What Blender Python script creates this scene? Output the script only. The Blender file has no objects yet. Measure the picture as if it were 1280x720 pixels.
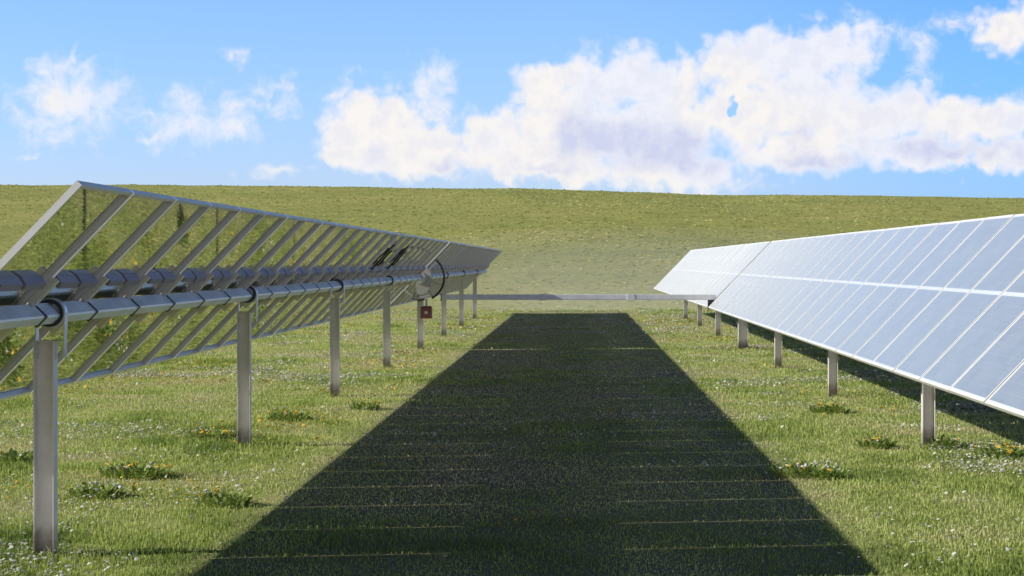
import bpy, bmesh, math, random
import numpy as np
from mathutils import Vector, Matrix

random.seed(7)
rng = np.random.default_rng(11)
R = math.radians
scene = bpy.context.scene
COL = scene.collection
F = 2100.0            # focal length in photo pixels (1280 wide)
VPX, VPY = 722.0, 328.0
CAM_H = 1.8

# ------------------------------------------------------------------ node helpers
class NT:
    def __init__(self, tree): self.t = tree
    def n(self, typ, **kw):
        nd = self.t.nodes.new(typ)
        for k, v in kw.items(): setattr(nd, k, v)
        return nd
    def set(self, sock, v):
        if isinstance(v, bpy.types.NodeSocket): self.t.links.new(v, sock)
        elif isinstance(v, (tuple, list)) and len(v) == 3 and sock.type == 'RGBA': sock.default_value = (*v, 1)
        else: sock.default_value = v
    def m(self, op, a, b=None, c=None, clamp=False):
        nd = self.n('ShaderNodeMath', operation=op); nd.use_clamp = clamp
        for i, v in enumerate((a, b, c)):
            if v is not None: self.set(nd.inputs[i], v)
        return nd.outputs[0]
    def vm(self, op, a, b=None):
        nd = self.n('ShaderNodeVectorMath', operation=op)
        self.set(nd.inputs[0], a)
        if b is not None: self.set(nd.inputs[1], b)
        return nd.outputs['Value'] if op in ('LENGTH', 'DOT_PRODUCT', 'DISTANCE') else nd.outputs[0]
    def noise(self, vec, scale, detail=4, rough=0.55, out=0, dist=0.0, dim='3D'):
        nd = self.n('ShaderNodeTexNoise'); nd.noise_dimensions = dim
        if vec is not None: self.set(nd.inputs['Vector'], vec)
        nd.inputs['Scale'].default_value = scale; nd.inputs['Detail'].default_value = detail
        nd.inputs['Roughness'].default_value = rough; nd.inputs['Distortion'].default_value = dist
        return nd.outputs[out]
    def mix(self, fac, a, b, blend='MIX'):
        nd = self.n('ShaderNodeMix', data_type='RGBA', blend_type=blend)
        self.set(nd.inputs[0], fac); self.set(nd.inputs[6], a); self.set(nd.inputs[7], b)
        return nd.outputs[2]
    def step(self, x, lo, hi, a=0.0, b=1.0, smooth=True):
        nd = self.n('ShaderNodeMapRange'); nd.interpolation_type = 'SMOOTHSTEP' if smooth else 'LINEAR'
        self.set(nd.inputs['Value'], x)
        for k, v in (('From Min', lo), ('From Max', hi), ('To Min', a), ('To Max', b)): self.set(nd.inputs[k], v)
        return nd.outputs[0]
    def ramp(self, fac, stops):
        nd = self.n('ShaderNodeValToRGB'); el = nd.color_ramp.elements
        while len(el) < len(stops): el.new(0.5)
        for e, (p, c) in zip(el, stops): e.position = p; e.color = (*c, 1)
        self.set(nd.inputs[0], fac)
        return nd.outputs[0]

def new_mat(name):
    m = bpy.data.materials.new(name); m.use_nodes = True
    m.node_tree.nodes.clear()
    nt = NT(m.node_tree)
    out = nt.n('ShaderNodeOutputMaterial')
    return m, nt, out
def principled(nt, out, **kw):
    p = nt.n('ShaderNodeBsdfPrincipled')
    for k, v in kw.items(): nt.set(p.inputs[k.replace('_', ' ')], v)
    nt.t.links.new(p.outputs[0], out.inputs[0])
    return p
def metal(name, col, rough, metallic, var=0.12, scale=6):
    m, nt, out = new_mat(name)
    tc = nt.n('ShaderNodeTexCoord').outputs['Object']
    big = nt.noise(tc, scale, 5, 0.6); fine = nt.noise(tc, scale * 14, 3, 0.6)
    f = nt.m('ADD', nt.m('MULTIPLY', big, 0.7), nt.m('MULTIPLY', fine, 0.3))
    c = nt.mix(nt.step(f, 0.3, 0.7), tuple(x * (1 - var) for x in col), tuple(min(1, x * (1 + var)) for x in col))
    r = nt.step(f, 0.3, 0.7, max(0.05, rough - .08), rough + .08)
    bp = nt.n('ShaderNodeBump'); bp.inputs['Strength'].default_value = 0.05; bp.inputs['Distance'].default_value = .01
    nt.set(bp.inputs['Height'], f)
    p = principled(nt, out, Base_Color=c, Roughness=r, Metallic=metallic)
    nt.set(p.inputs['Normal'], bp.outputs[0])
    return m

M = {}
M['alu'] = metal('anodised_aluminium', (.93, .89, .82), .34, .35, .03)
M['frame'] = metal('white_frame', (.86, .85, .82), .45, .1, .03)
M['rail'] = metal('rail_aluminium', (.78, .72, .62), .38, .5, .08)
M['tube'] = metal('galvanised_tube', (.76, .79, .78), .40, .2, .14, 3)
M['post'] = metal('galvanised_post', (.80, .76, .69), .5, .1, .10, 5)
M['clamp'] = metal('dark_clamp', (.03, .035, .045), .5, .3)
M['box'] = metal('junction_plastic', (.27, .235, .27), .5, 0.0)
M['bearing'] = metal('bearing_steel', (.62, .64, .65), .35, .5)
M['darksteel'] = metal('dark_steel', (.035, .037, .04), .5, .3)
def dirty(m):
    nt = NT(m.node_tree); p = [n for n in m.node_tree.nodes if n.type == 'BSDF_PRINCIPLED'][0]
    src = p.inputs['Base Color'].links[0].from_socket
    tc = nt.n('ShaderNodeTexCoord').outputs['Object']; sp = nt.n('ShaderNodeSeparateXYZ'); nt.set(sp.inputs[0], tc)
    nz = nt.noise(tc, 14, 5, .65)
    f = nt.step(nt.m('ADD', sp.outputs[2], nt.m('MULTIPLY', nz, -.22)), -.04, .14, .75, 0)
    st = nt.n('ShaderNodeMapping'); nt.set(st.inputs[0], tc); st.inputs['Scale'].default_value = (40, 40, 1.2)
    f2 = nt.step(nt.noise(st.outputs[0], 1.0, 4, .6), .55, .75, 0, .35)
    nt.set(p.inputs['Base Color'], nt.mix(f2, nt.mix(f, src, (.20, .16, .09)), (.42, .38, .33)))
dirty(M['post'])
M['beam'] = metal('drive_beam_steel', (.74, .74, .80), .45, .1)
M['plate'] = metal('drive_plate_steel', (.48, .47, .45), .45, .2)
M['red'] = metal('red_paint', (.26, .085, .08), .45, 0.0)
M['white'] = metal('white_paint', (.8, .8, .8), .5, 0.0, .03)
M['cable'] = metal('cable_rubber', (.012, .012, .014), .6, 0.0)

def glass_front():
    m, nt, out = new_mat('solar_cell_front')
    tc = nt.n('ShaderNodeTexCoord').outputs['Object']
    sep = nt.n('ShaderNodeSeparateXYZ'); nt.set(sep.inputs[0], tc)
    x, y = sep.outputs[0], sep.outputs[1]
    ax = nt.m('ABSOLUTE', x)
    midband = nt.m('LESS_THAN', ax, 0.020)
    bx_ = nt.m('GREATER_THAN', ax, 0.902); by_ = nt.m('GREATER_THAN', nt.m('ABSOLUTE', y), 0.486)
    white = nt.m('MAXIMUM', midband, nt.m('MAXIMUM', bx_, by_))
    # cell grid: 6 columns across, half cells along
    cy = nt.m('ABSOLUTE', nt.m('SUBTRACT', nt.m('FRACT', nt.m('DIVIDE', nt.m('ADD', y, 0.495), 0.165)), 0.5))
    cx = nt.m('ABSOLUTE', nt.m('SUBTRACT', nt.m('FRACT', nt.m('DIVIDE', nt.m('SUBTRACT', ax, 0.030), 0.0875)), 0.5))
    gap = nt.m('MAXIMUM', nt.m('GREATER_THAN', cy, 0.488), nt.m('GREATER_THAN', cx, 0.478))
    bus = nt.m('GREATER_THAN', nt.m('ABSOLUTE', nt.m('SUBTRACT', nt.m('FRACT', nt.m('DIVIDE', nt.m('ADD', y, 0.495), 0.0275)), 0.5)), 0.43)
    info = nt.n('ShaderNodeObjectInfo')
    cellid = nt.noise(nt.vm('ADD', nt.vm('SNAP', tc, (0.0875, 0.165, 1)), info.outputs['Location']), 31.7, 0)
    cell = nt.mix(nt.step(cellid, .3, .7), (.165, .200, .228), (.205, .243, .270))
    cell = nt.mix(nt.step(info.outputs['Random'], 0, 1, 0, .35), cell, (.22, .27, .32))
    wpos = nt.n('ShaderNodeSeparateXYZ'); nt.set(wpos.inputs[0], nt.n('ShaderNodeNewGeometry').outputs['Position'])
    spread = nt.noise(tc, 3.0, 5, .6)
    dust = nt.step(spread, .35, .8, 0, .10)
    # white sky glare painted into the colour, stronger towards the far row ends
    glare = nt.m('MULTIPLY', nt.step(wpos.outputs[1], 4, 38, 0, .96, smooth=False), nt.step(spread, .2, .8, .92, 1.05), clamp=True)
    c = nt.mix(nt.m('MULTIPLY', bus, .75), cell, (.42, .48, .54))
    c = nt.mix(nt.m('MULTIPLY', gap, .35), c, (.42, .48, .53))
    c = nt.mix(dust, c, (.45, .44, .40))
    c = nt.mix(glare, c, (.71, .735, .745))
    c = nt.mix(white, c, (.80, .82, .83))
    principled(nt, out, Base_Color=c, Roughness=nt.m('ADD', nt.m('MULTIPLY_ADD', glare, .25, .07), nt.m('MULTIPLY', dust, .6)), IOR=1.5, Specular_IOR_Level=nt.m('MULTIPLY_ADD', glare, -.45, .45), Sheen_Weight=.2, Sheen_Roughness=.3)
    return m
def glass_back():
    m, nt, out = new_mat('solar_glass_back')
    tc = nt.n('ShaderNodeTexCoord').outputs['Object']
    sep = nt.n('ShaderNodeSeparateXYZ'); nt.set(sep.inputs[0], tc)
    y, ax = sep.outputs[1], nt.m('ABSOLUTE', sep.outputs[0])
    cy = nt.m('ABSOLUTE', nt.m('SUBTRACT', nt.m('FRACT', nt.m('DIVIDE', nt.m('ADD', y, 0.495), 0.165)), 0.5))
    gap = nt.m('GREATER_THAN', cy, 0.488)
    base = nt.mix(gap, (.13, .14, .11), (.22, .22, .19))
    d = nt.n('ShaderNodeBsdfPrincipled'); nt.set(d.inputs['Base Color'], base); d.inputs['Roughness'].default_value = .4
    g = nt.n('ShaderNodeBsdfGlossy')
    st = nt.n('ShaderNodeMapping'); nt.set(st.inputs[0], tc); st.inputs['Scale'].default_value = (2.0, 12.0, 1)
    g.inputs['Roughness'].default_value = .022
    sm = nt.noise(st.outputs[0], 2.2, 5, .65)
    nt.set(g.inputs['Color'], nt.mix(nt.step(sm, .3, .7), (.86, .86, .76), (.97, .97, .88)))
    mx = nt.n('ShaderNodeMixShader'); mx.inputs[0].default_value = .84
    nt.t.links.new(d.outputs[0], mx.inputs[1]); nt.t.links.new(g.outputs[0], mx.inputs[2])
    nt.t.links.new(mx.outputs[0], out.inputs[0])
    return m
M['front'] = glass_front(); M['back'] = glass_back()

# ------------------------------------------------------------------ mesh helpers
class MB:
    def __init__(s): s.v = []; s.f = []; s.mi = []
    def box(s, x0, x1, y0, y1, z0, z1, mi=0):
        b = len(s.v)
        s.v += [(x, y, z) for z in (z0, z1) for y in (y0, y1) for x in (x0, x1)]
        for q in ((0, 2, 3, 1), (4, 5, 7, 6), (0, 1, 5, 4), (2, 6, 7, 3), (0, 4, 6, 2), (1, 3, 7, 5)):
            s.f.append(tuple(b + i for i in q)); s.mi.append(mi)
        return s
    def prism_y(s, pts, y0, y1, mi=0):
        """polygon of (x, z) points, counter-clockwise seen from -y, extruded along y"""
        b = len(s.v); n = len(pts)
        s.v += [(p[0], y0, p[1]) for p in pts] + [(p[0], y1, p[1]) for p in pts]
        s.f.append(tuple(b + i for i in range(n))); s.mi.append(mi)
        s.f.append(tuple(b + n + n - 1 - i for i in range(n))); s.mi.append(mi)
        for i in range(n):
            j = (i + 1) % n
            s.f.append((b + i, b + n + i, b + n + j, b + j)); s.mi.append(mi)
        return s
    def ring_y(s, cx, cz, r0, r1, y0, y1, a0=0, a1=360, n=28, mi=0):
        full = abs(a1 - a0) >= 360
        k = n if full else n + 1
        b = len(s.v)
        for i in range(k):
            a = R(a0 + (a1 - a0) * i / n)
            for r, y in ((r0, y0), (r1, y0), (r1, y1), (r0, y1)):
                s.v.append((cx + r * math.cos(a), y, cz + r * math.sin(a)))
        for i in range(n):
            p, q = b + 4 * i, b + 4 * ((i + 1) % k)
            for e in range(4):
                s.f.append((p + e, p + (e + 1) % 4, q + (e + 1) % 4, q + e)); s.mi.append(mi)
        if not full:
            s.f.append((b + 3, b + 2, b + 1, b)); s.mi.append(mi)
            e = b + 4 * n
            s.f.append((e, e + 1, e + 2, e + 3)); s.mi.append(mi)
        return s
    def tube(s, pts, r, n=7, mi=0):
        rings = []
        for i, p in enumerate(pts):
            p = Vector(p)
            d = (Vector(pts[min(i + 1, len(pts) - 1)]) - Vector(pts[max(i - 1, 0)])).normalized()
            u = d.orthogonal().normalized(); w = d.cross(u)
            rings.append(len(s.v))
            for k in range(n):
                a = 2 * math.pi * k / n
                s.v.append(tuple(p + r * (math.cos(a) * u + math.sin(a) * w)))
        for a, b in zip(rings, rings[1:]):
            for k in range(n):
                s.f.append((a + k, a + (k + 1) % n, b + (k + 1) % n, b + k)); s.mi.append(mi)
        return s
    def mesh(s, name, *mats):
        me = bpy.data.meshes.new(name); me.from_pydata(s.v, [], s.f)
        for m in mats: me.materials.append(m)
        me.polygons.foreach_set('material_index', s.mi)
        bm = bmesh.new(); bm.from_mesh(me); bmesh.ops.recalc_face_normals(bm, faces=bm.faces); bm.to_mesh(me); bm.free()
        return me

def link(name, me, parent=None, loc=(0, 0, 0), rot=(0, 0, 0)):
    o = bpy.data.objects.new(name, me); COL.objects.link(o)
    o.location = loc; o.rotation_euler = rot
    if parent is not None: o.parent = parent
    return o
def tag(o, label=None, cat=None, group=None, kind=None):
    for k, v in (('label', label), ('category', cat), ('group', group), ('kind', kind)):
        if v: o[k] = v
    return o
def bevel(o, w=.004, seg=2):
    b = o.modifiers.new('bevel', 'BEVEL'); b.width = w; b.segments = seg; b.limit_method = 'ANGLE'
    return o

# ------------------------------------------------------------------ the tracker rows
TILT = 46.0
ct, st_ = math.cos(R(TILT)), math.sin(R(TILT))
HALF, MW, PITCH = .935, 1.031, 1.055
MIDZ = 1.56
TOFF = .100                                  # tube centre behind the panel front plane
TUBE_DX, TUBE_Z = TOFF * st_, MIDZ - TOFF * ct   # relative to the panel middle
POSTS = [10.27 + 6.125 * k for k in range(8)]
GAP0, GAP1 = 8.85 + 24 * PITCH, 8.85 + 24 * PITCH + .25
GAPY = (GAP0 + GAP1) / 2

def frame_mesh():
    b = MB(); h = MW / 2; w = .018; fl = .023; D = .036
    for sgn in (-1, 1):
        a, c = sorted((sgn * h, sgn * (h - w)))
        b.box(-HALF, HALF, a, c, -D + .003, 0)
        a, c = sorted((sgn * h, sgn * (h - fl)))
        b.box(-HALF, HALF, a, c, -D, -D + .003, 1)
        a, c = sorted((sgn * HALF, sgn * (HALF - w)))
        b.box(a, c, -h + w, h - w, -D + .003, 0)
        a, c = sorted((sgn * HALF, sgn * (HALF - fl)))
        b.box(a, c, -h + fl, h - fl, -D, -D + .003, 1)
    return b.mesh('frame', M['frame'], M['alu'])
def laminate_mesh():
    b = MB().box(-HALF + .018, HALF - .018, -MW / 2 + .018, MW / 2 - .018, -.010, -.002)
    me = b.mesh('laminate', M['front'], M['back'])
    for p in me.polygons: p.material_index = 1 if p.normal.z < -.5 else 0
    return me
def box_mesh():
    z0, z1 = -.074, -.0105
    b = MB().prism_y([(.180, z1), (.186, z0), (.226, z0 + .006), (.238, z1)], -.178, .178)
    return b.mesh('junction_box', M['box'])
def rail_mesh():
    b = MB()                                  # two short hat rails either side of the tube, plus a flat top web
    for x0, x1 in ((.046, .25), (-.25, -.046)):
        b.box(x0, x1, -.034, .034, -.041, -.0365)
        b.box(x0, x1, -.030, -.024, -.072, -.041)
        b.box(x0, x1, .024, .030, -.072, -.041)
        b.box(x0, x1, -.030, .030, -.0765, -.072)
    return b.mesh('mounting_rail', M['rail'])
TW, TD = .040, .060                          # half width (along slope) and half depth of the tube
def clamp_mesh():
    b = MB(); e = .005
    c = -TOFF
    b.box(TW + .001, TW + e, -.014, .014, c - TD - e, c + TD)
    b.box(-TW - e, -TW - .001, -.014, .014, c - TD - e, c + TD)
    b.box(-TW - .001, TW + .001, -.014, .014, c - TD - e, c - TD - .001)
    return b.mesh('clamp', M['clamp'])
def tube_mesh(y0, y1):
    k = .010
    P = [(-TW, -TD + k), (-TW + k, -TD), (TW - k, -TD), (TW, -TD + k), (TW, TD - k), (TW - k, TD), (-TW + k, TD), (-TW, TD - k)]
    return MB().prism_y(P, y0, y1).mesh('torque_tube', M['tube'])
def post_mesh(top, w=.124, d=.080):
    b = MB(); h = w / 2; t = .007
    b.box(-h, -h + t, -d / 2, d / 2, -.3, top)
    b.box(h - t, h, -d / 2, d / 2, -.3, top)
    b.box(-h + t, h - t, .012, .018, -.3, top - .002)
    return b.mesh('support_post', M['post'])
def bearing_mesh(top, dz):
    b = MB()                                  # two side plates and a collar round the tube
    for s in (-1, 1):
        x0, x1 = sorted((s * .068, s * .082))
        b.prism_y([(s * .080, top - .10), (s * .086, top - .10), (s * .093, dz), (s * .087, dz)], -.03, .03)
    b.box(-.078, .078, -.05, .05, top + .001, top + .008)
    b.ring_y(0, dz, .084, .094, -.026, .026)
    return b.mesh('bearing', M['bearing'])
def bush_mesh(dz):
    return MB().ring_y(0, dz, .062, .0835, -.040, .040).mesh('bearing_bush', M['darksteel'])
POST_TOP = 1.315
ME = dict(frame=frame_mesh(), lam=laminate_mesh(), jb=box_mesh(), rail=rail_mesh(), clamp=clamp_mesh(),
          post=post_mesh(POST_TOP), wide=post_mesh(POST_TOP, .20, .12), bearing=bearing_mesh(POST_TOP, TUBE_Z), bush=bush_mesh(TUBE_Z))

def make_row(name_label, group, midx, wide_drive, off):
    root = bpy.data.objects.new('solar_tracker', None); COL.objects.link(root)
    root.location = (midx + TUBE_DX, 10.27, 0)
    tag(root, name_label, 'solar tracker', group)
    ox, oy = -TUBE_DX, -10.27                 # panel middle in the row's own frame
    for y0, n in ((8.85, 24), (GAP1, 23)):
        for k in range(n):
            yc = y0 + PITCH * (k + .5) + oy
            jit = random.uniform(-.0025, .0025)
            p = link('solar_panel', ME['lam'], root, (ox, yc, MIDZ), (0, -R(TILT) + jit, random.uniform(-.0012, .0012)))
            link('frame', ME['frame'], p)
            for sy in (-.205, .205): link('junction_box', ME['jb'], p, (0, sy, 0))
            link('mounting_rail', ME['rail'], p, (0, -PITCH / 2, 0))
            link('clamp', ME['clamp'], p, (0, -PITCH / 2 + .05, 0))
            if k == n - 1:
                link('mounting_rail', ME['rail'], p, (0, PITCH / 2 - .03, 0))
    t = link('torque_tube', tube_mesh(8.80 + oy, GAP1 + 23 * PITCH + .06 + oy), root, (0, 0, TUBE_Z), (0, -R(TILT), 0))
    for i, y in enumerate(POSTS):
        wide = wide_drive and i == 4
        po = link('support_post', ME['wide' if wide else 'post'], root, (off, y + oy, 0))
        link('bearing', ME['bearing'], po, (-off, 0, 0)); link('bearing_bush', ME['bush'], po, (-off, 0, 0))
    return root
GR = 'solar trackers in two parallel rows'
rowL = make_row('left row of tilted solar panels showing their dark backs and grey torque tube', GR, -3.29, False, -.035)
rowR = make_row('right row of tilted solar panels showing their pale blue glass fronts', GR, 3.30, True, .05)

# dark loose cables clipped behind three modules of the left row
lp = sorted([o for o in rowL.children if o.name.startswith('solar_panel')], key=lambda o: o.location.y)
for (x0, x1, dy, k) in ((.30, .62, .36, 15), (.18, .74, -.02, 15), (.30, .62, .36, 17), (.18, .74, -.02, 17)):
    cm = MB().tube([(x0 + (x1 - x0) * i / 6, dy + .02 * math.sin(i * 1.7), -.043 - .006 * math.sin(i)) for i in range(7)], .013)
    link('cable', cm.mesh('cable', M['cable']), lp[k])

# drive gear on the left row (bolted to its tube): gusset plate, dark arc, spokes
LX, TZ = -3.29 + TUBE_DX, TUBE_Z
drv = bpy.data.objects.new('drive_gear', None); COL.objects.link(drv)
drv.parent = rowL; drv.location = (0, GAPY - 10.27, TZ)
g = MB()
P = [(-.07, .10), (-.09, -.02), (-.05, -.36)]
P += [(.22 * math.cos(R(a)) + .02, .33 * math.sin(R(a)) - .02) for a in range(-80, 29, 12)]
P += [(.10, .19), (.0, .12)]
g.prism_y(P, -.045, -.020)
link('gear_plate', g.mesh('gear_plate', M['plate']), drv)
g = MB(); g.ring_y(.02, 0, .455, .495, -.05, .05, -62, 50, 26)
link('gear_arc', g.mesh('gear_arc', M['darksteel']), drv)
g = MB()
for a in (-58, -20, 44):
    c, s = math.cos(R(a)), math.sin(R(a))
    q = [(.05, .016), (.05, -.016), (.455, -.012), (.455, .012)]
    g.prism_y([(x * c - z * s + .02, x * s + z * c) for x, z in q], .005, .03)
g.ring_y(0, -.02, .36, .40, -.05, -.005, 205, 300, 14)
link('gear_spokes', g.mesh('gear_spokes', M['plate']), drv)
g = MB().ring_y(0, 0, .062, .12, -.075, .075)
link('hub', g.mesh('hub', M['bearing']), drv)
g = MB().tube([(-.1, -.05, -.3), (-.16, -.05, -.42), (-.02, -.05, -.47), (.1, -.05, -.44)], .02)
link('cable', g.mesh('cable', M['darksteel']), drv)

# red control box hanging below the drive gear
rb = bpy.data.objects.new('control_box', None); COL.objects.link(rb)
rb.location = (LX + .14, GAPY - .10, .66)
tag(rb, 'small dark red control box hung under the drive gear of the left row', 'control box')
o = link('housing', MB().box(-.115, .115, -.07, .07, 0, .24).mesh('housing', M['red']), rb); bevel(o, .012)
o = link('lid', MB().box(-.105, .105, -.082, -.0705, .015, .225).mesh('lid', M['red']), rb); bevel(o, .006)
g = MB(); g.box(-.03, .03, -.0835, -.0823, .095, .15)
link('sticker', g.mesh('sticker', M['white']), o)
g = MB().box(-.02, .02, .0, .02, .24, .40); g.box(-.09, .09, -.02, .04, .2405, .255)
link('hanger', g.mesh('hanger', M['plate']), rb)

# horizontal drive beam that links the two rows
db = bpy.data.objects.new('drive_beam', None); COL.objects.link(db)
BZ = 1.090; BX0, BX1 = LX + .44, 2.82
db.location = (BX0, GAPY, BZ)
tag(db, 'long grey horizontal steel beam linking the two panel rows above the shadow', 'drive beam')
L = BX1 - BX0
P = [(0, 0)]
bmh = MB(); s = .054
bmh.box(0, L, -s, s, -s, s)
o = link('beam', bmh.mesh('beam', M['beam']), db); bevel(o, .01, 3)
for fx in (.37, .69):
    o = link('coupling', MB().box(L * fx - .08, L * fx + .08, -s - .010, s + .010, -s - .010, s + .010).mesh('coupling', M['beam']), db); bevel(o, .006)
g = MB().box(-.012, -.001, -.07, .07, -.07, .07)
for sy in (-.055, .055):
    for sz in (-.055, .055): g.box(-.02, -.012, sy - .012, sy + .012, sz - .012, sz + .012)
link('end_plate', g.mesh('end_plate', M['darksteel']), db)
g = MB()                                      # clevis under the right end
g.box(L - .16, L - .02, -.05, -.035, -.25, -.0545); g.box(L - .16, L - .02, .035, .05, -.25, -.0545)
g.ring_y(L - .09, -.19, .0, .05, -.066, .066, 0, 360, 14)
link('clevis', g.mesh('clevis', M['darksteel']), db)
g = MB()                                      # lever arm up to the right row's tube
dx, dz = (3.30 + TUBE_DX - .13) - BX1 + L - (L - .06), (TUBE_Z - .13) - BZ
p0, p1 = Vector((L - .09, 0, -.19)), Vector((3.30 + TUBE_DX - BX0 - .05, 0, TUBE_Z - BZ - .06))
d = (p1 - p0).normalized(); w = Vector((-d.z, 0, d.x)) * .03
g.prism_y([(p0 - w).xz, (p1 - w).xz, (p1 + w).xz, (p0 + w).xz], -.02, .02)
link('lever_arm', g.mesh('lever_arm', M['beam']), db)

# ------------------------------------------------------------------ ground and hill
def vgrid(seed, n=256):
    r = np.random.default_rng(seed).random((n, n))
    def f(x, y, s):
        x = np.asarray(x) * s; y = np.asarray(y) * s
        xi = np.floor(x).astype(int); yi = np.floor(y).astype(int)
        fx = x - xi; fy = y - yi
        fx = fx * fx * (3 - 2 * fx); fy = fy * fy * (3 - 2 * fy)
        g = lambda a, b: r[a % n, b % n]
        return (g(xi, yi) * (1 - fx) + g(xi + 1, yi) * fx) * (1 - fy) + (g(xi, yi + 1) * (1 - fx) + g(xi + 1, yi + 1) * fx) * fy
    return f
vn, vn2, vn3 = vgrid(1), vgrid(2), vgrid(3)

HY0, CREST = 63.0, 165.0
def hill_z(x, y):
    t = np.clip((y - HY0) / (CREST - HY0), 0, 1)
    prof = t * t * (2.2 - 1.2 * t) * .55 + t * .45
    prof = prof * np.clip((y - HY0) / 8, 0, 1) ** .7
    xs = np.clip(x, -70, 70)
    top = np.interp(xs, (-70, -57, -6, 4, 14, 24, 44, 70), (9.5, 9.42, 9.2, 8.85, 8.4, 8.25, 8.1, 7.9)) + .2 * (vn(x + 500, 0 * x, .03) - .5)
    z = prof * top
    z = np.where(y > CREST, top - (y - CREST) * .06 - .0006 * (y - CREST) ** 2 * .4, z)
    bump = .28 * (vn(x + 900, y, .09) - .5) + .08 * (vn2(x + 900, y, .45) - .5)
    return z + bump * np.clip((y - HY0) / 15, 0, 1)

def grid_mesh(name, xs, ys, zf, mat):
    X, Y = np.meshgrid(xs, ys)
    Z = zf(X, Y)
    v = np.stack([X.ravel(), Y.ravel(), Z.ravel()], 1)
    nx, ny = len(xs), len(ys)
    i = (np.arange(ny - 1)[:, None] * nx + np.arange(nx - 1)[None, :]).ravel()
    f = np.stack([i, i + 1, i + nx + 1, i + nx], 1)
    me = bpy.data.meshes.new(name); me.from_pydata(v.tolist(), [], f.tolist())
    me.materials.append(mat); me.polygons.foreach_set('use_smooth', [True] * len(me.polygons))
    return me

def ground_mat(name, hill):
    m, nt, out = new_mat(name)
    pos = nt.n('ShaderNodeNewGeometry').outputs['Position']
    big = nt.noise(pos, .09 if hill else .22, 4, .6)
    mid = nt.noise(pos, .55 if hill else 1.3, 5, .65)
    mp = nt.n('ShaderNodeMapping'); nt.set(mp.inputs[0], pos); mp.inputs['Scale'].default_value = (.22, 1, 1)
    streak = nt.noise(mp.outputs[0], .35, 4, .6)
    fine = nt.noise(pos, 3.5 if hill else 26, 4, .7)
    if hill:
        c = nt.ramp(nt.m('ADD', nt.m('MULTIPLY', big, .5), nt.m('MULTIPLY', streak, .5)),
                    [(.30, (.28, .295, .095)), (.50, (.375, .395, .12)), (.68, (.47, .425, .16))])
        c = nt.mix(nt.step(mid, .45, .72, 0, .32), c, (.19, .21, .045))
        c = nt.mix(nt.step(fine, .50, .70, 0, .22), c, (.17, .195, .06))
        c = nt.mix(nt.step(fine, .50, .32, 0, .35), c, (.46, .44, .11))
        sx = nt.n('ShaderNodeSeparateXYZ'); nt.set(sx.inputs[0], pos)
        # pale haze painted into the turf colour at the foot of the slope
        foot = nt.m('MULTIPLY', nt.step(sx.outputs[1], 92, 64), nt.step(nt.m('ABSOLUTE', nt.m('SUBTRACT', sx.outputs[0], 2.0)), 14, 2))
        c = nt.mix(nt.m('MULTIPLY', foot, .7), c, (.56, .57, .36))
    else:
        c = nt.ramp(nt.m('ADD', nt.m('MULTIPLY', big, .4), nt.m('MULTIPLY', mid, .6)),
                    [(.32, (.20, .24, .075)), (.50, (.33, .37, .13)), (.66, (.46, .47, .20))])
        soil = nt.step(nt.noise(nt.vm('ADD', pos, (13.0, 4.0, 0)), .9, 5, .65), .60, .72, 0, .6)
        c = nt.mix(soil, c, (.16, .125, .055))
        c = nt.mix(nt.step(fine, .52, .70, 0, .5), c, (.035, .055, .012))
        gx = nt.n('ShaderNodeSeparateXYZ'); nt.set(gx.inputs[0], pos)      # less green shadow tone painted into the strip the left row shades
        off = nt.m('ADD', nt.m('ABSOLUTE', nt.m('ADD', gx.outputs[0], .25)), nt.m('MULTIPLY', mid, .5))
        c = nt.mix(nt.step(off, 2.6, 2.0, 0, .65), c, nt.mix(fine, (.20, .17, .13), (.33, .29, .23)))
    bp = nt.n('ShaderNodeBump'); bp.inputs['Strength'].default_value = .3 if hill else .5; bp.inputs['Distance'].default_value = .10 if hill else .04
    nt.set(bp.inputs['Height'], nt.m('ADD', nt.m('MULTIPLY', fine, .7), mid))
    p = principled(nt, out, Base_Color=c, Roughness=.95, Specular_IOR_Level=.1)
    nt.set(p.inputs['Normal'], bp.outputs[0])
    return m
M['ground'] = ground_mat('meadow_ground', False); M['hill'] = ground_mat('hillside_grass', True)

def dense(a, b, c, d, n1, n2, n3):
    return np.concatenate([np.linspace(a, b, n1, endpoint=False), np.linspace(b, c, n2, endpoint=False), np.linspace(c, d, n3)])
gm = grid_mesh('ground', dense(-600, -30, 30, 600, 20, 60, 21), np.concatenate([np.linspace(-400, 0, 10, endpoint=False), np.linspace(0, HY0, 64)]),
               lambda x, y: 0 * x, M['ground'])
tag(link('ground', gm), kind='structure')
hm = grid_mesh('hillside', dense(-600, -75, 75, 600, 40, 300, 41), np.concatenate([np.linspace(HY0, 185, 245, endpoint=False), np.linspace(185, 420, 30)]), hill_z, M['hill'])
tag(link('hillside', hm), kind='structure')

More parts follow.
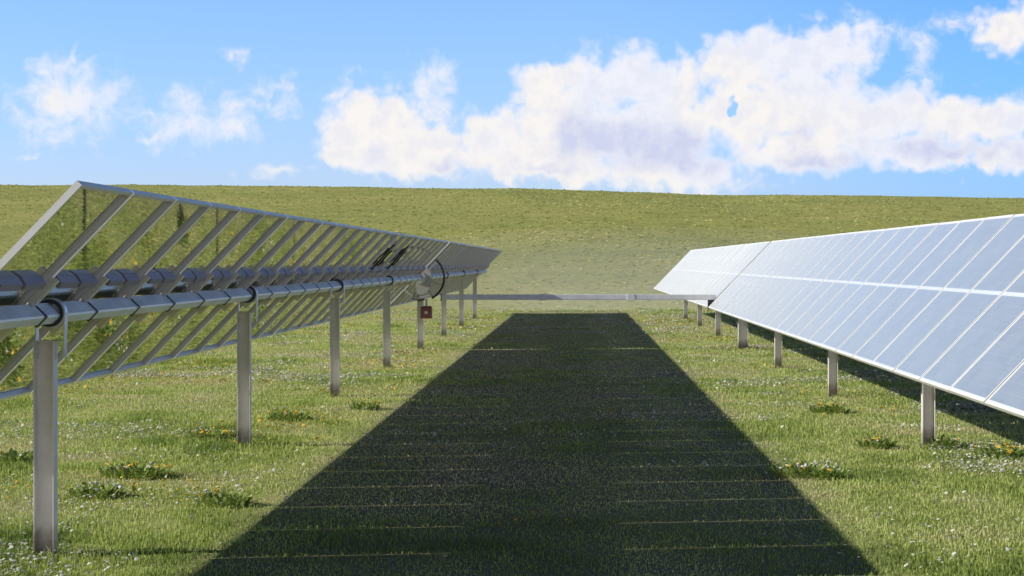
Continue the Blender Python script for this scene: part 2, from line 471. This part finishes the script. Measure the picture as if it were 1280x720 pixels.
# ------------------------------------------------------------------ grass
def blade_mat(name, cols):
    m, nt, out = new_mat(name)
    at = nt.n('ShaderNodeAttribute'); at.attribute_name = 'tint'
    sp = nt.n('ShaderNodeSeparateColor'); nt.set(sp.inputs[0], at.outputs['Color'])
    c = nt.ramp(sp.outputs[0], cols)
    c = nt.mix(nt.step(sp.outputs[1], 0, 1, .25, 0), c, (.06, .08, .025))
    d = nt.n('ShaderNodeBsdfPrincipled'); nt.set(d.inputs['Base Color'], c); d.inputs['Roughness'].default_value = .6
    d.inputs['Specular IOR Level'].default_value = .25
    t = nt.n('ShaderNodeBsdfTranslucent'); nt.set(t.inputs['Color'], nt.mix(1.0, c, (1.0, 1.05, .6), 'MULTIPLY'))
    mx = nt.n('ShaderNodeMixShader'); mx.inputs[0].default_value = .35
    nt.t.links.new(d.outputs[0], mx.inputs[1]); nt.t.links.new(t.outputs[0], mx.inputs[2])
    nt.t.links.new(mx.outputs[0], out.inputs[0])
    return m
M['grass'] = blade_mat('grass_blades', [(0.0, (.15, .22, .05)), (.35, (.35, .44, .11)), (.62, (.57, .635, .21)), (.82, (.64, .64, .30)), (1.0, (.70, .62, .38))])
M['hillgrass'] = blade_mat('hill_tussocks', [(0.0, (.33, .35, .11)), (.5, (.445, .465, .15)), (.8, (.56, .53, .20)), (1.0, (.62, .62, .38))])

def blades(name, x, y, z, h, w, tint, mat, lean=.55, base_v=0.0):
    n = len(x)
    az = rng.random(n) * 2 * np.pi                # facing of the blade's width
    la = rng.random(n) * 2 * np.pi; ln = rng.random(n) * lean
    wx, wy = np.cos(az) * w / 2, np.sin(az) * w / 2
    V = np.empty((n, 5, 3)); 
    hx, hy = np.cos(la) * ln * h, np.sin(la) * ln * h
    V[:, 0] = np.stack([x - wx, y - wy, z - .01], 1); V[:, 1] = np.stack([x + wx, y + wy, z - .01], 1)
    mx_, my_, mz = x + hx * .35, y + hy * .35, z + h * .6
    V[:, 2] = np.stack([mx_ + wx * .75, my_ + wy * .75, mz], 1); V[:, 3] = np.stack([mx_ - wx * .75, my_ - wy * .75, mz], 1)
    V[:, 4] = np.stack([x + hx, y + hy, z + h * (1 - .35 * ln)], 1)
    me = bpy.data.meshes.new(name)
    me.vertices.add(n * 5); me.vertices.foreach_set('co', V.ravel().astype(np.float32))
    base = np.arange(n)[:, None] * 5
    loops = np.concatenate([base + np.array([0, 1, 2, 3]), base + np.array([3, 2, 4])], 1).ravel()
    me.loops.add(n * 7); me.loops.foreach_set('vertex_index', loops.astype(np.int32))
    me.polygons.add(n * 2)
    starts = (np.arange(n)[:, None] * 7 + np.array([0, 4])).ravel()
    me.polygons.foreach_set('loop_start', starts.astype(np.int32))
    me.update(calc_edges=True); me.validate()
    at = me.color_attributes.new('tint', 'FLOAT_COLOR', 'POINT')
    C = np.ones((n, 5, 4), np.float32)
    C[:, :, 0] = tint[:, None]
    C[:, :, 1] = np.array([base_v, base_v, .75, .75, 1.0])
    at.data.foreach_set('color', C.ravel())
    me.materials.append(mat)
    return link(name, me)

def sample(y0, y1, dens, margin):
    """random points, density dens(y) per square metre, over the strip the picture can see plus a margin"""
    ys = np.linspace(y0, y1, 400)
    w = (.345 + .267) * ys + 2 * margin
    lam = dens(ys) * w
    N = int(np.trapz(lam, ys))
    cdf = np.concatenate([[0], np.cumsum((lam[1:] + lam[:-1]) / 2)]); cdf /= cdf[-1]
    y = np.interp(rng.random(N), cdf, ys)
    x = -.345 * y - margin + rng.random(N) * (.612 * y + 2 * margin)
    return x, y
def turf(x, y):
    return .55 * vn(x + 300, y + 300, .55) + .3 * vn2(x + 300, y + 300, 1.7) + .15 * vn3(x + 300, y + 300, 5.0)
x, y = sample(6.0, 64.0, lambda y: 3400 * np.minimum((10 / y) ** 1.6, 1.2), 1.2)
T = turf(x, y)
sc_ = (np.maximum(y, 9) / 10) ** .5
shade_strip = np.clip((2.3 - abs(x + .25)) * 2, 0, 1)
h = (.009 + .024 * rng.random(len(x)) ** 1.5 + .11 * np.clip(T - .52, 0, 1)) * (.85 + .3 * sc_) * (1 - .5 * shade_strip)
w = (.0045 + .0035 * rng.random(len(x))) * sc_ * 1.15
soilm = np.clip((vn3(x + 77, y + 31, .8) - .68) * 6, 0, 1)
tint = np.clip(.50 - 1.1 * (T - .5) + .5 * (vn3(x + 200, y * .6 + 200, 2.6) - .5) + rng.normal(0, .13, len(x)) + .30 * soilm + .20 * np.clip((y - 11) / 14, 0, 1) - .06 + .05 * (x < -1), 0, 1)  # far and left blades paler: stronger sunlight there is put into the tint
keep = rng.random(len(x)) > np.maximum(.55 * soilm, .4 * shade_strip)  # fewer blades over the strip painted with shadow tone
x, y, h, w, tint = x[keep], y[keep], h[keep], w[keep], tint[keep]
# taller tufts: round the foot of every post and in loose patches outside the shaded strip
px_, py_ = [], []
for Yp in POSTS:
    for Xp in (-3.29 + TUBE_DX - .035, 3.30 + TUBE_DX + .05):
        k = 110; a = rng.random(k) * 6.283; r = .05 + .14 * rng.random(k) ** 1.5
        px_.append(Xp + r * np.cos(a)); py_.append(Yp + r * np.sin(a))
tx, ty = sample(7, 60, lambda y: 170 * np.minimum((10 / y) ** 1.3, 1.2), 1.2)
k = rng.random(len(tx)) < np.clip((vn2(tx + 11, ty + 5, 1.3) - .5) * 3, 0.02, 1) * (np.abs(tx + .25) > 2.4)
px_.append(tx[k]); py_.append(ty[k]); tx, ty = np.concatenate(px_), np.concatenate(py_)
n_ = len(tx)
x = np.concatenate([x, tx]); y = np.concatenate([y, ty])
h = np.concatenate([h, .035 + .065 * rng.random(n_) ** 2]); w = np.concatenate([w, .004 + .003 * rng.random(n_)])
tint = np.concatenate([tint, np.clip(rng.normal(.42, .22, n_), 0, 1)])
print('grass blades', len(x), n_)
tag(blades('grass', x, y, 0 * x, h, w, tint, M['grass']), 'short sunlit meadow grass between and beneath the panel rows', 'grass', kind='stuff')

# hill tussocks
x, y = sample(60.0, 172.0, lambda y: 7.0 * (64 / y) ** .9, 3)
z = np.where(y > HY0, hill_z(x, y), 0)
T = turf(x * .25, y * .25)
h = (.05 + .10 * rng.random(len(x)) ** 2) * (.7 + .7 * T); w = .10 + .25 * rng.random(len(x))
h *= np.clip((y - 50) / 50, .3, 1) * .55
foot_haze = np.clip((92 - y) / 28, 0, 1) * np.clip((14 - abs(x - 2)) / 12, 0, 1)  # same painted haze, carried into the tussock tint
tint = np.clip(.5 + .9 * (T - .5) + rng.normal(0, .08, len(x)) + .5 * foot_haze, 0, 1)
tag(blades('hill_grass', x, y, z, h, w, tint, M['hillgrass'], .95, .9), 'yellow green tussocks covering the far hillside', 'grass', kind='stuff')
print('tussocks', len(x))

# thin ground haze drifting at the foot of the slope
m, nt, out = new_mat('thin_haze')
vs = nt.n('ShaderNodeVolumeScatter'); vs.inputs['Density'].default_value = .0058; vs.inputs['Anisotropy'].default_value = .1
vs.inputs['Color'].default_value = (.95, .96, .98, 1)
nt.t.links.new(vs.outputs[0], out.inputs['Volume'])
def haze_mesh(rx, ry, rz):
    bm = bmesh.new(); bmesh.ops.create_icosphere(bm, subdivisions=4, radius=1)
    for vv in bm.verts: vv.co = Vector((vv.co.x * rx, vv.co.y * ry, vv.co.z * rz))
    me = bpy.data.meshes.new('haze'); bm.to_mesh(me); bm.free(); me.materials.append(m)
    return me
hz = tag(link('haze', haze_mesh(16, 14, 2.5), None, (3.2, 74.5, .9)), 'thin pale haze hanging at the foot of the slope between the row ends', 'haze', kind='stuff')
link('haze_core', haze_mesh(9, 10, 1.9), hz, (0, 0, 0))

# small flowers that nobody could count
def petal_mat(name, c):
    m, nt, out = new_mat(name)
    pos = nt.n('ShaderNodeNewGeometry').outputs['Position']
    col = nt.mix(nt.noise(pos, 8, 2), tuple(k * .8 for k in c), c)
    principled(nt, out, Base_Color=col, Roughness=.7, Specular_IOR_Level=.2)
    return m
M['white_petal'] = petal_mat('white_petals', (.72, .72, .62)); M['yellow_petal'] = petal_mat('yellow_petals', (.72, .50, .07))
def flower_field(name, x, y, z, r, mat):
    n = len(x); k = 6
    a = np.arange(k) * 2 * np.pi / k
    tx, ty = rng.normal(0, .35, n), rng.normal(-.15, .35, n)
    V = np.empty((n, k + 1, 3))
    V[:, 0] = np.stack([x, y, z + r * .35], 1)
    for i in range(k):
        rr = r * (1 if i % 2 == 0 else .8)
        dx_, dy_ = np.cos(a[i]) * rr, np.sin(a[i]) * rr
        V[:, i + 1] = np.stack([x + dx_, y + dy_, z + dx_ * tx + dy_ * ty], 1)
    me = bpy.data.meshes.new(name); me.vertices.add(n * (k + 1)); me.vertices.foreach_set('co', V.ravel().astype(np.float32))
    tri = np.array([[0, i + 1, (i + 1) % k + 1] for i in range(k)])
    loops = (np.arange(n)[:, None, None] * (k + 1) + tri[None]).ravel()
    me.loops.add(len(loops)); me.loops.foreach_set('vertex_index', loops.astype(np.int32))
    me.polygons.add(n * k); me.polygons.foreach_set('loop_start', (np.arange(n * k) * 3).astype(np.int32))
    me.update(calc_edges=True); me.validate(); me.materials.append(mat)
    return link(name, me)
x, y = sample(7, 64, lambda y: 620 * np.minimum((12 / y) ** .8, 1.2), 1.2)
pr = np.clip((vn2(x + 40, y + 10, 1.1) - .50) * 2.8, 0.02, 1) * np.clip((vn(x + 140, y + 10, .25) - .25) * 2, .15, 1)
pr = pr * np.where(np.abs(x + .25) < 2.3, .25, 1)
k = rng.random(len(x)) < pr; x, y = x[k], y[k]
s_ = (np.maximum(y, 9) / 10) ** .4
tag(flower_field('daisies', x, y, .022 + .03 * rng.random(len(x)), (.008 + .008 * rng.random(len(x))) * s_, M['white_petal']),
    'tiny white daisies sprinkled through the meadow grass', 'flowers', kind='stuff')
x, y = sample(7, 64, lambda y: 70 * np.minimum((12 / y) ** .8, 1.2), 1.2)
pr = np.clip((vn3(x + 40, y + 10, .6) - .55) * 2.5, 0, 1)
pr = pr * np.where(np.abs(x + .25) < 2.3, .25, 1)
k = rng.random(len(x)) < pr; x, y = x[k], y[k]
s_ = (np.maximum(y, 9) / 10) ** .4
tag(flower_field('buttercups', x, y, .03 + .025 * rng.random(len(x)), (.010 + .008 * rng.random(len(x))) * s_, M['yellow_petal']),
    'tiny yellow flowers scattered thinly in the meadow grass', 'flowers', kind='stuff')

# flowering weed clumps, each a thing
M['weed'] = blade_mat('weed_leaves', [(0, (.17, .25, .06)), (.6, (.33, .43, .12)), (1, (.52, .58, .24))])
def at_px(px, py):
    Y = CAM_H * F / (py - VPY)
    return ((px - VPX) / F * Y, Y)
def leaf_mesh(rad, n, seed):
    g = np.random.default_rng(seed); b = MB(); tints = []
    for i in range(n):
        a = g.random() * 6.283; r0 = rad * g.random() ** .6; cx, cy = r0 * math.cos(a), r0 * .75 * math.sin(a)
        da = a + g.normal(0, .7); L_ = .035 + .055 * g.random(); w_ = .008 + .010 * g.random(); up = .3 + 1.1 * g.random()
        d = Vector((math.cos(da), math.sin(da), 0)); s = Vector((-d.y, d.x, 0)); p = Vector((cx, cy, .0)); h0 = .035 * (1 - r0 / rad)
        k = len(b.v)
        for t, ww, zz in ((0, .3, 0), (.45, 1, .55), (.8, .8, .85), (1, .05, .8)):
            q = p + d * (L_ * t * .8) + Vector((0, 0, h0 + L_ * up * zz))
            b.v += [tuple(q - s * w_ * ww), tuple(q + s * w_ * ww)]
        for j in range(3):
            b.f.append((k + 2 * j, k + 2 * j + 1, k + 2 * j + 3, k + 2 * j + 2)); b.mi.append(0)
        tv = min(1, max(0, g.normal(.5, .25)))
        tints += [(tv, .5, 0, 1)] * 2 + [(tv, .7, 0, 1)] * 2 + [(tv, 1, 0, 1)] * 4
    me = bpy.data.meshes.new('leaves'); me.from_pydata(b.v, [], b.f)
    c = me.color_attributes.new('tint', 'FLOAT_COLOR', 'POINT'); c.data.foreach_set('color', np.array(tints, np.float32).ravel())
    me.materials.append(M['weed']); return me
def head_mesh(mat, r):
    b = MB(); k = 9; c = len(b.v)
    b.v.append((0, 0, .012))
    for i in range(k):
        a = 2 * math.pi * i / k; q = r * (1 if i % 2 else .82)
        b.v.append((q * math.cos(a), q * math.sin(a), .004 * (i % 3)))
    b.v.append((0, 0, -.012))
    for i in range(k):
        j = (i + 1) % k
        b.f += [(0, 1 + i, 1 + j), (k + 1, 1 + j, 1 + i)]; b.mi += [0, 0]
    n0 = len(b.f)
    b.tube([(0, 0, -.010), (.004, .002, -.05), (0, .006, -.10)], .003, 5, 1)
    me = b.mesh('flower_head', mat, M['weed'])
    return me
HEADS = [head_mesh(M['yellow_petal'], .026), head_mesh(M['white_petal'], .022), head_mesh(M['yellow_petal'], .020)]
LEAVES = [leaf_mesh(.30, 330, 5), leaf_mesh(.24, 240, 6), leaf_mesh(.20, 190, 8)]
clumps = [
    (172, 596, 0, 9, .30, 'broad clump of yellow flowers to the right of the nearest left post'),
    (122, 622, 2, 5, .2, 'small leafy white flowered clump close beside the nearest left post'),
    (262, 550, 1, 8, .25, 'leafy yellow flowered clump immediately left of the second left post'),
    (362, 526, 1, 7, .25, 'flowering weed clump between the second and third left posts'),
    (282, 632, 2, 3, .2, 'sparse weed clump by the left edge of the big shadow'),
    (20, 578, 2, 4, .2, 'weed clump at the far left of the picture under the left panels'),
    (1010, 596, 0, 12, .3, 'large mixed clump of flowers near the right edge of the big shadow'),
    (1036, 516, 1, 8, .25, 'yellow flowered clump beneath the second right post'),
    (1096, 560, 2, 7, .2, 'small flowering clump to the left of the nearest right post'),
    (1252, 572, 1, 9, .25, 'flowering clump at the right border below the panel shadow'),
    (1180, 560, 2, 4, .2, 'low leafy clump at the foot of the nearest right post'),
    (455, 512, 2, 4, .2, 'small weed clump just right of the third left post'),
]
for i, (px, py, lv, nh, rad, lab) in enumerate(clumps):
    X, Y = at_px(px, py)
    root = bpy.data.objects.new('flower_clump', None); COL.objects.link(root)
    root.location = (X, Y, 0); root.rotation_euler = (0, 0, random.uniform(0, 6.28))
    tag(root, lab, 'flower clump', 'flowering weed clumps in the grass')
    link('leaves', LEAVES[lv], root)
    for k in range(int(nh * 1.7)):
        a = random.uniform(0, 6.28); r = rad * random.random() ** .5
        hm_ = HEADS[1] if ('white' in lab or ('mixed' in lab and k % 2)) else HEADS[random.choice((0, 0, 2, 1))]
        link('flower_head', hm_, root, (r * math.cos(a), r * math.sin(a), random.uniform(.075, .115)), (random.uniform(-.4, .4), random.uniform(-.4, .4), random.uniform(0, 6)))

# ------------------------------------------------------------------ light
SUN_EL, SUN_AZ = 26.5, 10.5           # sun low on the left, a touch behind the camera
sv = Vector((-math.cos(R(SUN_EL)) * math.cos(R(SUN_AZ)), -math.cos(R(SUN_EL)) * math.sin(R(SUN_AZ)), math.sin(R(SUN_EL))))
sl = bpy.data.lights.new('sun', 'SUN'); sl.energy = 5.0; sl.angle = R(.35); sl.color = (1.0, .955, .87)
so = bpy.data.objects.new('sun', sl); COL.objects.link(so); so.location = (-30, 0, 30)
so.rotation_euler = sv.to_track_quat('Z', 'Y').to_euler()

# ------------------------------------------------------------------ sky with clouds
def px_uv(px, py): return ((px - VPX) / F, (VPY - py) / F)
SOLID = [  # centre x, y, radius x, y in photo pixels, weight: the lobes of the cumulus bank
    (455, 160, 62, 58, 1), (500, 150, 50, 52, .95), (432, 188, 44, 34, .95), (540, 190, 85, 36, 1), (480, 205, 70, 24, .95),
    (615, 178, 58, 44, 1), (660, 190, 90, 42, 1), (682, 112, 48, 42, 1), (735, 108, 58, 52, 1), (790, 100, 58, 50, 1), (842, 112, 56, 46, 1),
    (720, 165, 95, 60, 1.1), (820, 170, 100, 62, 1.1), (840, 214, 110, 30, 1), (700, 212, 110, 22, 1),
    (915, 82, 46, 46, 1), (960, 78, 56, 48, 1.05), (1015, 72, 62, 46, 1.05), (1062, 62, 50, 36, .95), (930, 135, 70, 58, 1.1), (1010, 130, 85, 62, 1.1),
    (1070, 155, 80, 52, 1), (1000, 190, 100, 36, 1), (1130, 140, 62, 42, 1), (1190, 148, 62, 42, 1), (1250, 148, 60, 42, 1),
    (1150, 190, 120, 28, 1), (1260, 192, 90, 28, 1), (1370, 165, 90, 56, 1),
    (1262, 36, 54, 36, 1.0), (1330, 24, 70, 42, 1),
]
WISPS = [
    (88, 126, 60, 42, 1.25), (84, 106, 34, 26, .9), (94, 70, 12, 22, .5), (236, 150, 56, 36, .95), (288, 150, 40, 36, .9), (195, 168, 40, 10, .6), (345, 112, 40, 24, .72), (335, 135, 50, 20, .62), (290, 70, 26, 18, .72),
    (350, 216, 90, 12, .42), (40, 194, 20, 10, .6), (1190, 28, 40, 20, .6), (540, 105, 30, 36, .95), (548, 138, 34, 30, .8), (1150, 70, 34, 50, .62), (1090, 40, 40, 30, .9), (420, 120, 50, 40, .35),
    (10, 130, 34, 30, .45), (880, 236, 120, 14, .7),
]
GREY = [(765, 178, 75, 42, 1), (860, 186, 60, 40, .8), (1190, 186, 120, 22, .8), (1040, 205, 90, 22, .5), (680, 215, 70, 18, .5), (555, 205, 70, 20, .4), (1000, 165, 40, 40, .35), (470, 190, 50, 24, .3)]
grp = bpy.data.node_groups.new('cloud_field', 'ShaderNodeTree')
grp.interface.new_socket('UV', in_out='INPUT', socket_type='NodeSocketVector')
for nm in ('Solid', 'Wisp', 'Grey'): grp.interface.new_socket(nm, in_out='OUTPUT', socket_type='NodeSocketFloat')
nt = NT(grp)
gi = nt.n('NodeGroupInput'); go = nt.n('NodeGroupOutput')
uv = gi.outputs[0]
def warped(scale, amp, det):
    w_ = nt.vm('SCALE', nt.vm('SUBTRACT', nt.noise(uv, scale, det, .55, out=1, dim='2D'), (.5, .5, .5)))
    w_.node.inputs['Scale'].default_value = amp
    return nt.vm('ADD', uv, w_)
uvw = warped(60, .016, 2)
def blobs(lst, vec, k=.62, sm=.10, off=.10):
    f = None
    for cx, cy, rx, ry, wgt in lst:
        u, v = px_uv(cx, cy)
        q = nt.vm('MULTIPLY', nt.vm('SUBTRACT', vec, (u, v, 0)), (F / rx, F / ry, 0))
        d = nt.m('MULTIPLY_ADD', nt.vm('LENGTH', q), -k, k * wgt + off)
        f = d if f is None else nt.m('SMOOTH_MAX', f, d, sm)
    return f
vor = nt.n('ShaderNodeTexVoronoi'); vor.feature = 'F1'; vor.voronoi_dimensions = '2D'
nt.set(vor.inputs['Vector'], warped(150, .006, 2)); vor.inputs['Scale'].default_value = 58
vor.inputs['Detail'].default_value = 2.0; vor.inputs['Roughness'].default_value = .55
billow = nt.m('SUBTRACT', .42, vor.outputs['Distance'])
fb = nt.m('SUBTRACT', nt.noise(uv, 70, 6, .6, dim='2D'), .5)
sol = nt.m('ADD', nt.m('MULTIPLY_ADD', billow, .27, blobs(SOLID, uvw, .62, .14, .20)), nt.m('MULTIPLY', fb, .22))
u, v = px_uv(917, 134)
hq = nt.vm('LENGTH', nt.vm('MULTIPLY', nt.vm('SUBTRACT', uvw, (u, v, 0)), (F / 10, F / 11, 0)))
sol = nt.m('SUBTRACT', sol, nt.step(hq, 1.35, .1, 0, .75))
nt.set(go.inputs[0], sol)
fw = nt.m('SUBTRACT', nt.noise(warped(40, .02, 3), 62, 7, .62, dim='2D'), .5)
nt.set(go.inputs[1], nt.m('MULTIPLY_ADD', fw, 1.35, blobs(WISPS, uvw, .55, .1, .24)))
nt.set(go.inputs[2], nt.m('ADD', blobs(GREY, uvw, .6, .2), nt.m('MULTIPLY', nt.m('SUBTRACT', nt.noise(uv, 28, 5, .55, dim='2D'), .5), .9)))

w = bpy.data.worlds.new('World'); scene.world = w; w.use_nodes = True
w.node_tree.nodes.clear(); nt = NT(w.node_tree)
out = nt.n('ShaderNodeOutputWorld'); bg = nt.n('ShaderNodeBackground')
nt.t.links.new(bg.outputs[0], out.inputs[0])
bg.inputs['Strength'].default_value = .10
sky = nt.n('ShaderNodeTexSky'); sky.sky_type = 'NISHITA'; sky.sun_disc = False
sky.sun_elevation = R(SUN_EL); sky.sun_rotation = R(-90 - SUN_AZ)
sky.air_density = 1.0; sky.dust_density = .4; sky.ozone_density = 2.5
dirv = nt.n('ShaderNodeTexCoord').outputs['Generated']
sp = nt.n('ShaderNodeSeparateXYZ'); nt.set(sp.inputs[0], nt.vm('NORMALIZE', dirv))
dy = nt.m('MAXIMUM', sp.outputs[1], .02)
cmb = nt.n('ShaderNodeCombineXYZ')
nt.set(cmb.inputs[0], nt.m('DIVIDE', sp.outputs[0], dy)); nt.set(cmb.inputs[1], nt.m('DIVIDE', sp.outputs[2], dy))
uv = cmb.outputs[0]
ga = nt.n('ShaderNodeGroup'); ga.node_tree = grp; nt.set(ga.inputs[0], uv)
den, wisp, greyf = ga.outputs[0], ga.outputs[1], ga.outputs[2]
front = nt.step(sp.outputs[1], .3, .6)
back = nt.m('MULTIPLY', nt.step(sp.outputs[1], -.25, -.8), nt.step(sp.outputs[2], .30, .12))
alpha = nt.m('MULTIPLY', nt.m('MAXIMUM', nt.step(den, .04, .42), nt.step(wisp, .05, .90, 0, .92)), front)
elev = sp.outputs[2]
# elevation falloff: bright band low down, deep blue overhead
fall = nt.m('MULTIPLY', nt.step(elev, .26, .48, 1.0, .03), nt.step(sp.outputs[0], -.55, -.9, 1.0, .4))
tint = nt.mix(nt.step(elev, 0, .16), (1.16, 1.30, 2.1), (1.24, 1.52, 2.1))
skyc = nt.mix(1.0, sky.outputs[0], tint, 'MULTIPLY')
skyc = nt.mix(nt.step(sp.outputs[0], -.02, .28), skyc, nt.mix(1.0, skyc, (.58, .80, 1.0), 'MULTIPLY'))
fcol = nt.n('ShaderNodeCombineXYZ')
for i in range(3): nt.set(fcol.inputs[i], fall)
skyc = nt.mix(1.0, skyc, fcol.outputs[0], 'MULTIPLY')
core = nt.step(den, .12, .55)
billow = nt.step(nt.noise(uv, 75, 5, .6, dim='2D'), .38, .66)
shadef = nt.m('MULTIPLY', core, nt.m('MULTIPLY_ADD', nt.step(greyf, -.1, .55), .88, nt.m('MULTIPLY', billow, .30)), clamp=True)
warmn = nt.step(nt.noise(uv, 9, 2, dim='2D'), .42, .6)
white = nt.mix(warmn, (8.9, 9.0, 9.7), (9.7, 9.3, 8.95))
cl = nt.mix(shadef, white, (6.4, 6.75, 8.7))
skyc = nt.mix(nt.m('MULTIPLY', alpha, .97), skyc, cl)
skyc = nt.mix(back, skyc, (11.2, 9.7, 10.9))          # bright low band added behind the camera as fill for the posts
nt.set(bg.inputs[0], skyc)
w.cycles.sampling_method = 'MANUAL'; w.cycles.sample_map_resolution = 512

# ------------------------------------------------------------------ camera
cam = bpy.data.cameras.new('camera'); co = bpy.data.objects.new('camera', cam); COL.objects.link(co)
co.location = (0, 0, CAM_H); co.rotation_euler = (R(90), 0, 0)
cam.sensor_width = 36; cam.lens = 36 * F / 1280
cam.shift_x = -(VPX - 640) / 1280; cam.shift_y = -(360 - VPY) / 1280
cam.clip_start = .1; cam.clip_end = 3000
scene.camera = co
cy = scene.cycles
cy.max_bounces = 5; cy.diffuse_bounces = 3; cy.glossy_bounces = 3; cy.transmission_bounces = 2; cy.transparent_max_bounces = 4
cy.caustics_reflective = False; cy.caustics_refractive = False
scene.view_settings.view_transform = 'Standard'; scene.view_settings.look = 'None'; scene.view_settings.exposure = 0
